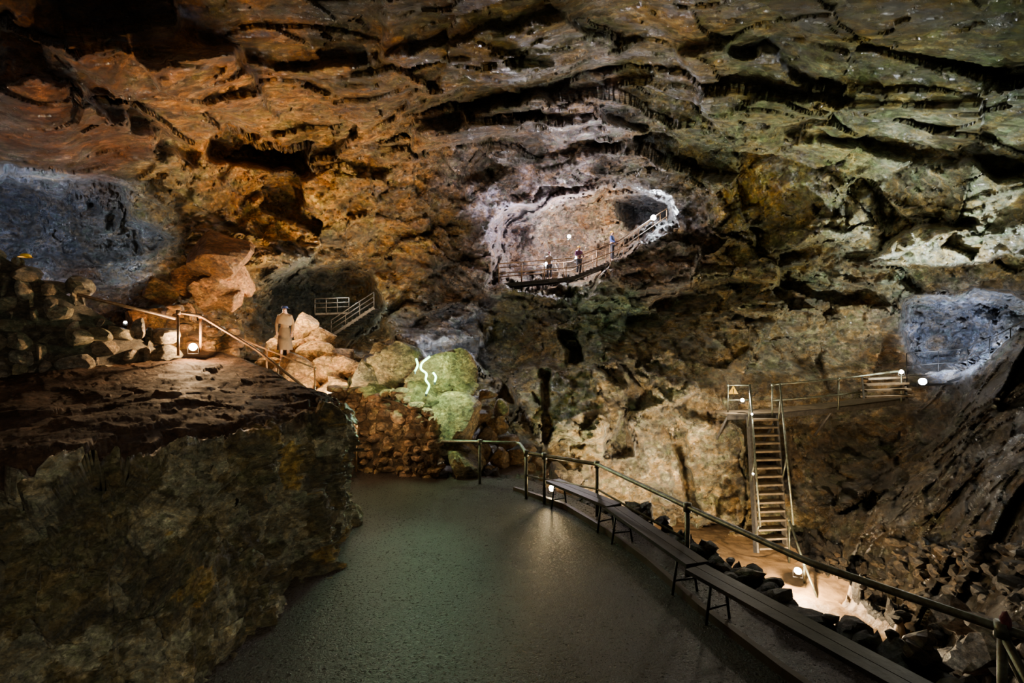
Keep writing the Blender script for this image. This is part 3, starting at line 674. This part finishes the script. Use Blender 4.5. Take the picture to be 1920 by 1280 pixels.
# added washes with no fixture, raking roof and walls from inside the chamber
light((-5.4,9.5,3.3),WARM,850,.12,spot=tuple(p(400,150,9)),ang=110)
light((-3.5,13.2,3.0),WARM,2500,.15,spot=tuple(p(560,330,16)),ang=105)
light((6.4,10.2,1.4),GRN,1600,.12,spot=tuple(p(1550,200,10)),ang=105)
light(tuple(p(1700,640,12.2)),(.84,.94,1),2500,.1,spot=tuple(p(1680,350,12)),ang=120)
light((0.6,13.2,3.0),(1,.88,.70),700,.12,spot=(0,8,8.6),ang=105)
light((2.5,10,-.6),NEU,2800,.2,spot=tuple(p(1150,640,18)),ang=90)
light((3.0,14,3.2),(.90,.86,1),2000,.12,spot=tuple(p(1060,270,17)),ang=75)
light((1,-1.5,3.6),(1,.97,.82),1050,.4,spot=(-6,6.5,1.8),ang=66)  # added fill from behind the camera for terrace and left wall
light((1,-1.5,3.6),(1,.90,.72),220,.4,spot=(1,12,8),ang=70)  # added fill from behind the camera, aimed high
sq1=[(806,668),(790,680),(788,692),(801,700),(797,712),(806,722),(799,738)]; sq2=[(780,672),(784,684),(778,696)]; sq3=[(812,698),(818,706),(815,716)]
for zz in (sq1,sq2,sq3):
    e=empty('glowing_squiggle',tuple(p(*zz[-1],12.0)),'wavy green-white glowing light tube on boulder','light','glowing light tubes')
    pt('tube',tube(smoothline([p(a_,b_,12.0) for a_,b_ in zz],6,.3),.024,8),E_GREEN,e,smooth=True)
    pt('cap',tube([p(*zz[-1],12.0),p(*zz[-1],12.0)-np.array([0,0,.06])],.028,8),M_BLACK,e)
def sign():
    c=p(1375,733,13.55); e=empty('warning_sign',tuple(c),'yellow triangular warning sign on platform railing','sign'); r_=.15
    tri=lambda s_,y_:[c+[s_*math.sin(a)*1,y_,s_*math.cos(a)] for a in (0,2.094,4.189)]
    a_=tri(r_,0);b_=tri(r_,.01); pt('plate',(a_+b_,[(0,1,2),(5,4,3),(0,3,4,1),(1,4,5,2),(2,5,3,0)]),M_YEL,e)
    pt('symbol',join([box(c+[0,-.006,.02],(.022,.006,.09)),box(c+[0,-.006,-.045],(.022,.006,.022))]),M_BLACK,e)
sign()
def hat_geo(c,r):
    V=[];Fc=[];n=20;prof=[(1.28,-.02),(1.28,.0),(1.0,.03),(.98,.35),(.86,.65),(.6,.88),(.3,.98),(0.02,1.0)]
    for rr_,z_ in prof:
        for k_ in range(n):
            a=2*math.pi*k_/n; V.append(np.array(c)+r*np.array([rr_*math.cos(a),rr_*math.sin(a)*1.12,z_*.85+ (0)]))
    for i in range(len(prof)-1):
        for k_ in range(n): k2=(k_+1)%n; Fc.append((i*n+k_,i*n+k2,(i+1)*n+k2,(i+1)*n+k_))
    Fc.append(tuple((len(prof)-1)*n+k_ for k_ in range(n))); return V,Fc
hz=p(48,482,8.2); V,Fc=hat_geo(hz,.07); meta(mk('hard_hat',V,Fc,M_YEL,smooth=True),'yellow hard hat resting on dark stone wall','hard hat')
# ---------------------------------------------------------------- people
def skin(name,verts,edges,radii,mat,par,root=0,rot=0,sub=1):
    me=bpy.data.meshes.new(name); me.from_pydata([tuple(v) for v in verts],edges,[]); me.materials.append(mat)
    ob=bpy.data.objects.new(name,me); COL.objects.link(ob); ob.parent=par
    sk=ob.modifiers.new('Skin','SKIN'); sk.use_smooth_shade=True
    for i,r_ in enumerate(radii):
        me.skin_vertices[0].data[i].radius=(r_,r_) if not hasattr(r_,'__len__') else r_
    me.skin_vertices[0].data[root].use_root=True
    ss=ob.modifiers.new('Sub','SUBSURF'); ss.levels=sub; ss.render_levels=sub
    return ob
def person(loc,rz,top,bottom,hat,label,reach=True,skirt=False,scale=1.0):
    e=empty('person',tuple(loc),label,'person'); e.rotation_euler=(0,0,rz); e.scale=(scale,)*3
    v=[(0,0,.93),(0,0,1.12),(0,0,1.34),(0,.01,1.46),(0,-.01,1.56),(0,-.005,1.65)]; r=[.12,.105,.13,.05,.08,.075]; ed=[(0,1),(1,2),(2,3),(3,4),(4,5)]
    v.append((0,-.11,1.575)); r.append(.014); ed.append((4,6))
    arms={}
    for sg in (-1,1):
        hp=(sg*.09,0,.86);i=len(v); v+= [hp,(sg*.10,-.02,.48),(sg*.10,.03,.09),(sg*.11,-.15,.035)]; r+=[.085,.058,.042,.035]; ed+=[(0,i),(i,i+1),(i+1,i+2),(i+2,i+3)]
        i=len(v)
        if reach: el=(sg*.24,-.04,1.14); wr=(sg*.22,-.26,1.02); fd=np.array([0,-1,-.2])
        else: el=(sg*.24,.02,1.12); wr=(sg*.22,-.06,.88); fd=np.array([0,-.2,-1])
        pm=tuple(np.array(wr)+fd*.07); v+=[(sg*.17,0,1.38),el,wr,pm]; r+=[.055,.042,.028,.03]; ed+=[(2,i),(i,i+1),(i+1,i+2),(i+2,i+3)]
        for kf,(o,l) in enumerate([(-.028,.06),(-.01,.075),(.01,.07),(.026,.055)]):
            j=len(v); s1=np.array(pm)+np.array([o,0,0])+fd*.03; s2=s1+fd*l*.6+np.array([0,.0,-.015]); v+=[tuple(s1),tuple(s2)]; r+=[.009,.008]; ed+=[(i+3,j),(j,j+1)]
        j=len(v); s1=np.array(wr)+fd*.03+np.array([-sg*.035,0,0]); v+=[tuple(s1),tuple(s1+fd*.035+np.array([-sg*.015,0,0]))]; r+=[.011,.009]; ed+=[(i+3,j),(j,j+1)]
        arms[sg]=((sg*.17,0,1.38),el,wr)
    skin('body',v,ed,r,M_SKIN,e,0)
    for sg in (-1,1):
        V,Fc=ICO[2]; o=mk('eye',V*.011+np.array([sg*.03,-.085,1.60]),Fc,M_BLACK,smooth=True); o.parent=e
    o=mk('mouth',*box((0,-.088,1.53),(.045,.01,.01)),M_REDC); o.parent=e
    v=[(0,0,.90),(0,0,1.12),(0,0,1.34),(0,.01,1.43)]; r=[.14,.13,.155,.07]; ed=[(0,1),(1,2),(2,3)]
    for sg in (-1,1):
        i=len(v); s_,el,wr=arms[sg]; v+=[s_,el,wr]; r+=[.07,.056,.042]; ed+=[(2,i),(i,i+1),(i+1,i+2)]
    skin('jacket',v,ed,r,top,e,0)
    if skirt:
        prof=[(.15,1.02),(.18,.85),(.20,.6),(.22,.42),(.225,.34)]; V=[];Fc=[];n=20
        for a,z_ in prof:
            for k_ in range(n): t=2*math.pi*k_/n; w=1+.05*math.sin(t*6); V.append((a*w*math.cos(t),a*.8*w*math.sin(t),z_))
        for i in range(len(prof)-1):
            for k_ in range(n): k2=(k_+1)%n; Fc.append((i*n+k_,i*n+k2,(i+1)*n+k2,(i+1)*n+k_))
        o=mk('skirt',V,Fc,bottom,smooth=True); o.parent=e
        prof=[(.07,1.47),(.16,1.42),(.22,1.32),(.235,1.2),(.22,1.12)]; V=[];Fc=[]
        for a,z_ in prof:
            for k_ in range(n): t=2*math.pi*k_/n; w=1+.04*math.sin(t*5); V.append((a*w*math.cos(t),a*.75*w*math.sin(t),z_+.03*math.sin(t*2)))
        for i in range(len(prof)-1):
            for k_ in range(n): k2=(k_+1)%n; Fc.append((i*n+k_,i*n+k2,(i+1)*n+k2,(i+1)*n+k_))
        o=mk('shawl',V,Fc,M_WHITE,smooth=True); o.parent=e
    else:
        v=[(0,0,.95),(-.09,0,.86),(-.10,-.02,.48),(-.10,.03,.12),(.09,0,.86),(.10,-.02,.48),(.10,.03,.12)]
        skin('trousers',v,[(0,1),(1,2),(2,3),(0,4),(4,5),(5,6)],[.13,.10,.075,.06,.10,.075,.06],bottom,e,0)
    V,Fc=hat_geo((0,0,1.63),.098); o=mk('hard_hat' if not skirt else 'bonnet',V,Fc,hat,smooth=True); o.parent=e
    return e
def on(t,off=.5):
    return np.array([np.interp(t,range(4),[w[c_] for w in ga]) for c_ in range(3)])+[0,off,.06]
person(on(1.9),math.radians(60),M_NAVY,M_DARKC,M_YEL,'person in navy jacket and yellow hard hat on stairs',scale=.80)
person(on(1.15),math.radians(20),M_PURP,M_DARKC,M_YEL,'person in plum jacket leaning at gallery rail',scale=.72)
person(on(.68),math.radians(-20),M_GREYC,M_DARKC,M_REDC,'person in dull pale top standing on gallery walkway',scale=.68)
mz=p(534,676,13.4)
mp_=person(mz,math.radians(15),M_TAN,M_GREYC,M_NAVY,'mannequin figure in shawl, long skirt and dark bonnet',False,True,.84)
sd+=1; boulder((mz[0],mz[1],mz[2]-.42),(1.1,.9,.86),sd,(120,90,56),'flat-topped boulder beneath standing figure',None,4)
V,Fc=rockgeo(3,(.07,.06,.11),991,.2); V=V+P(1888,1168,3.75); meta(mk('cloth_bundle',V,Fc,M_REDC,smooth=True),'faded pink cloth tied to handrail post','cloth')
for (px,py,d,s) in [(1790,1150,7.2,60),(1830,1230,6.6,70),(1780,1240,6.9,50),(1860,1180,6.6,50)]:
    sd+=1; q=p(px,py,d); boulder(q,(s*d/960*1.2,s*d/960,s*d/960),sd,(140,132,130),'pale grey quartz boulder beside railing end','pale boulders')
# ---------------------------------------------------------------- world, camera
w=bpy.data.worlds.new('w'); scene.world=w; w.use_nodes=True
w.node_tree.nodes['Background'].inputs[0].default_value=(1,.90,.76,1); w.node_tree.nodes['Background'].inputs[1].default_value=.045
cd=bpy.data.cameras.new('cam'); cd.lens=18; cd.sensor_width=36; cd.clip_end=200
co=bpy.data.objects.new('camera',cd); co.location=(0,0,CAMZ); co.rotation_euler=(math.pi/2,0,0); COL.objects.link(co); scene.camera=co
print('built',len(bpy.data.objects))
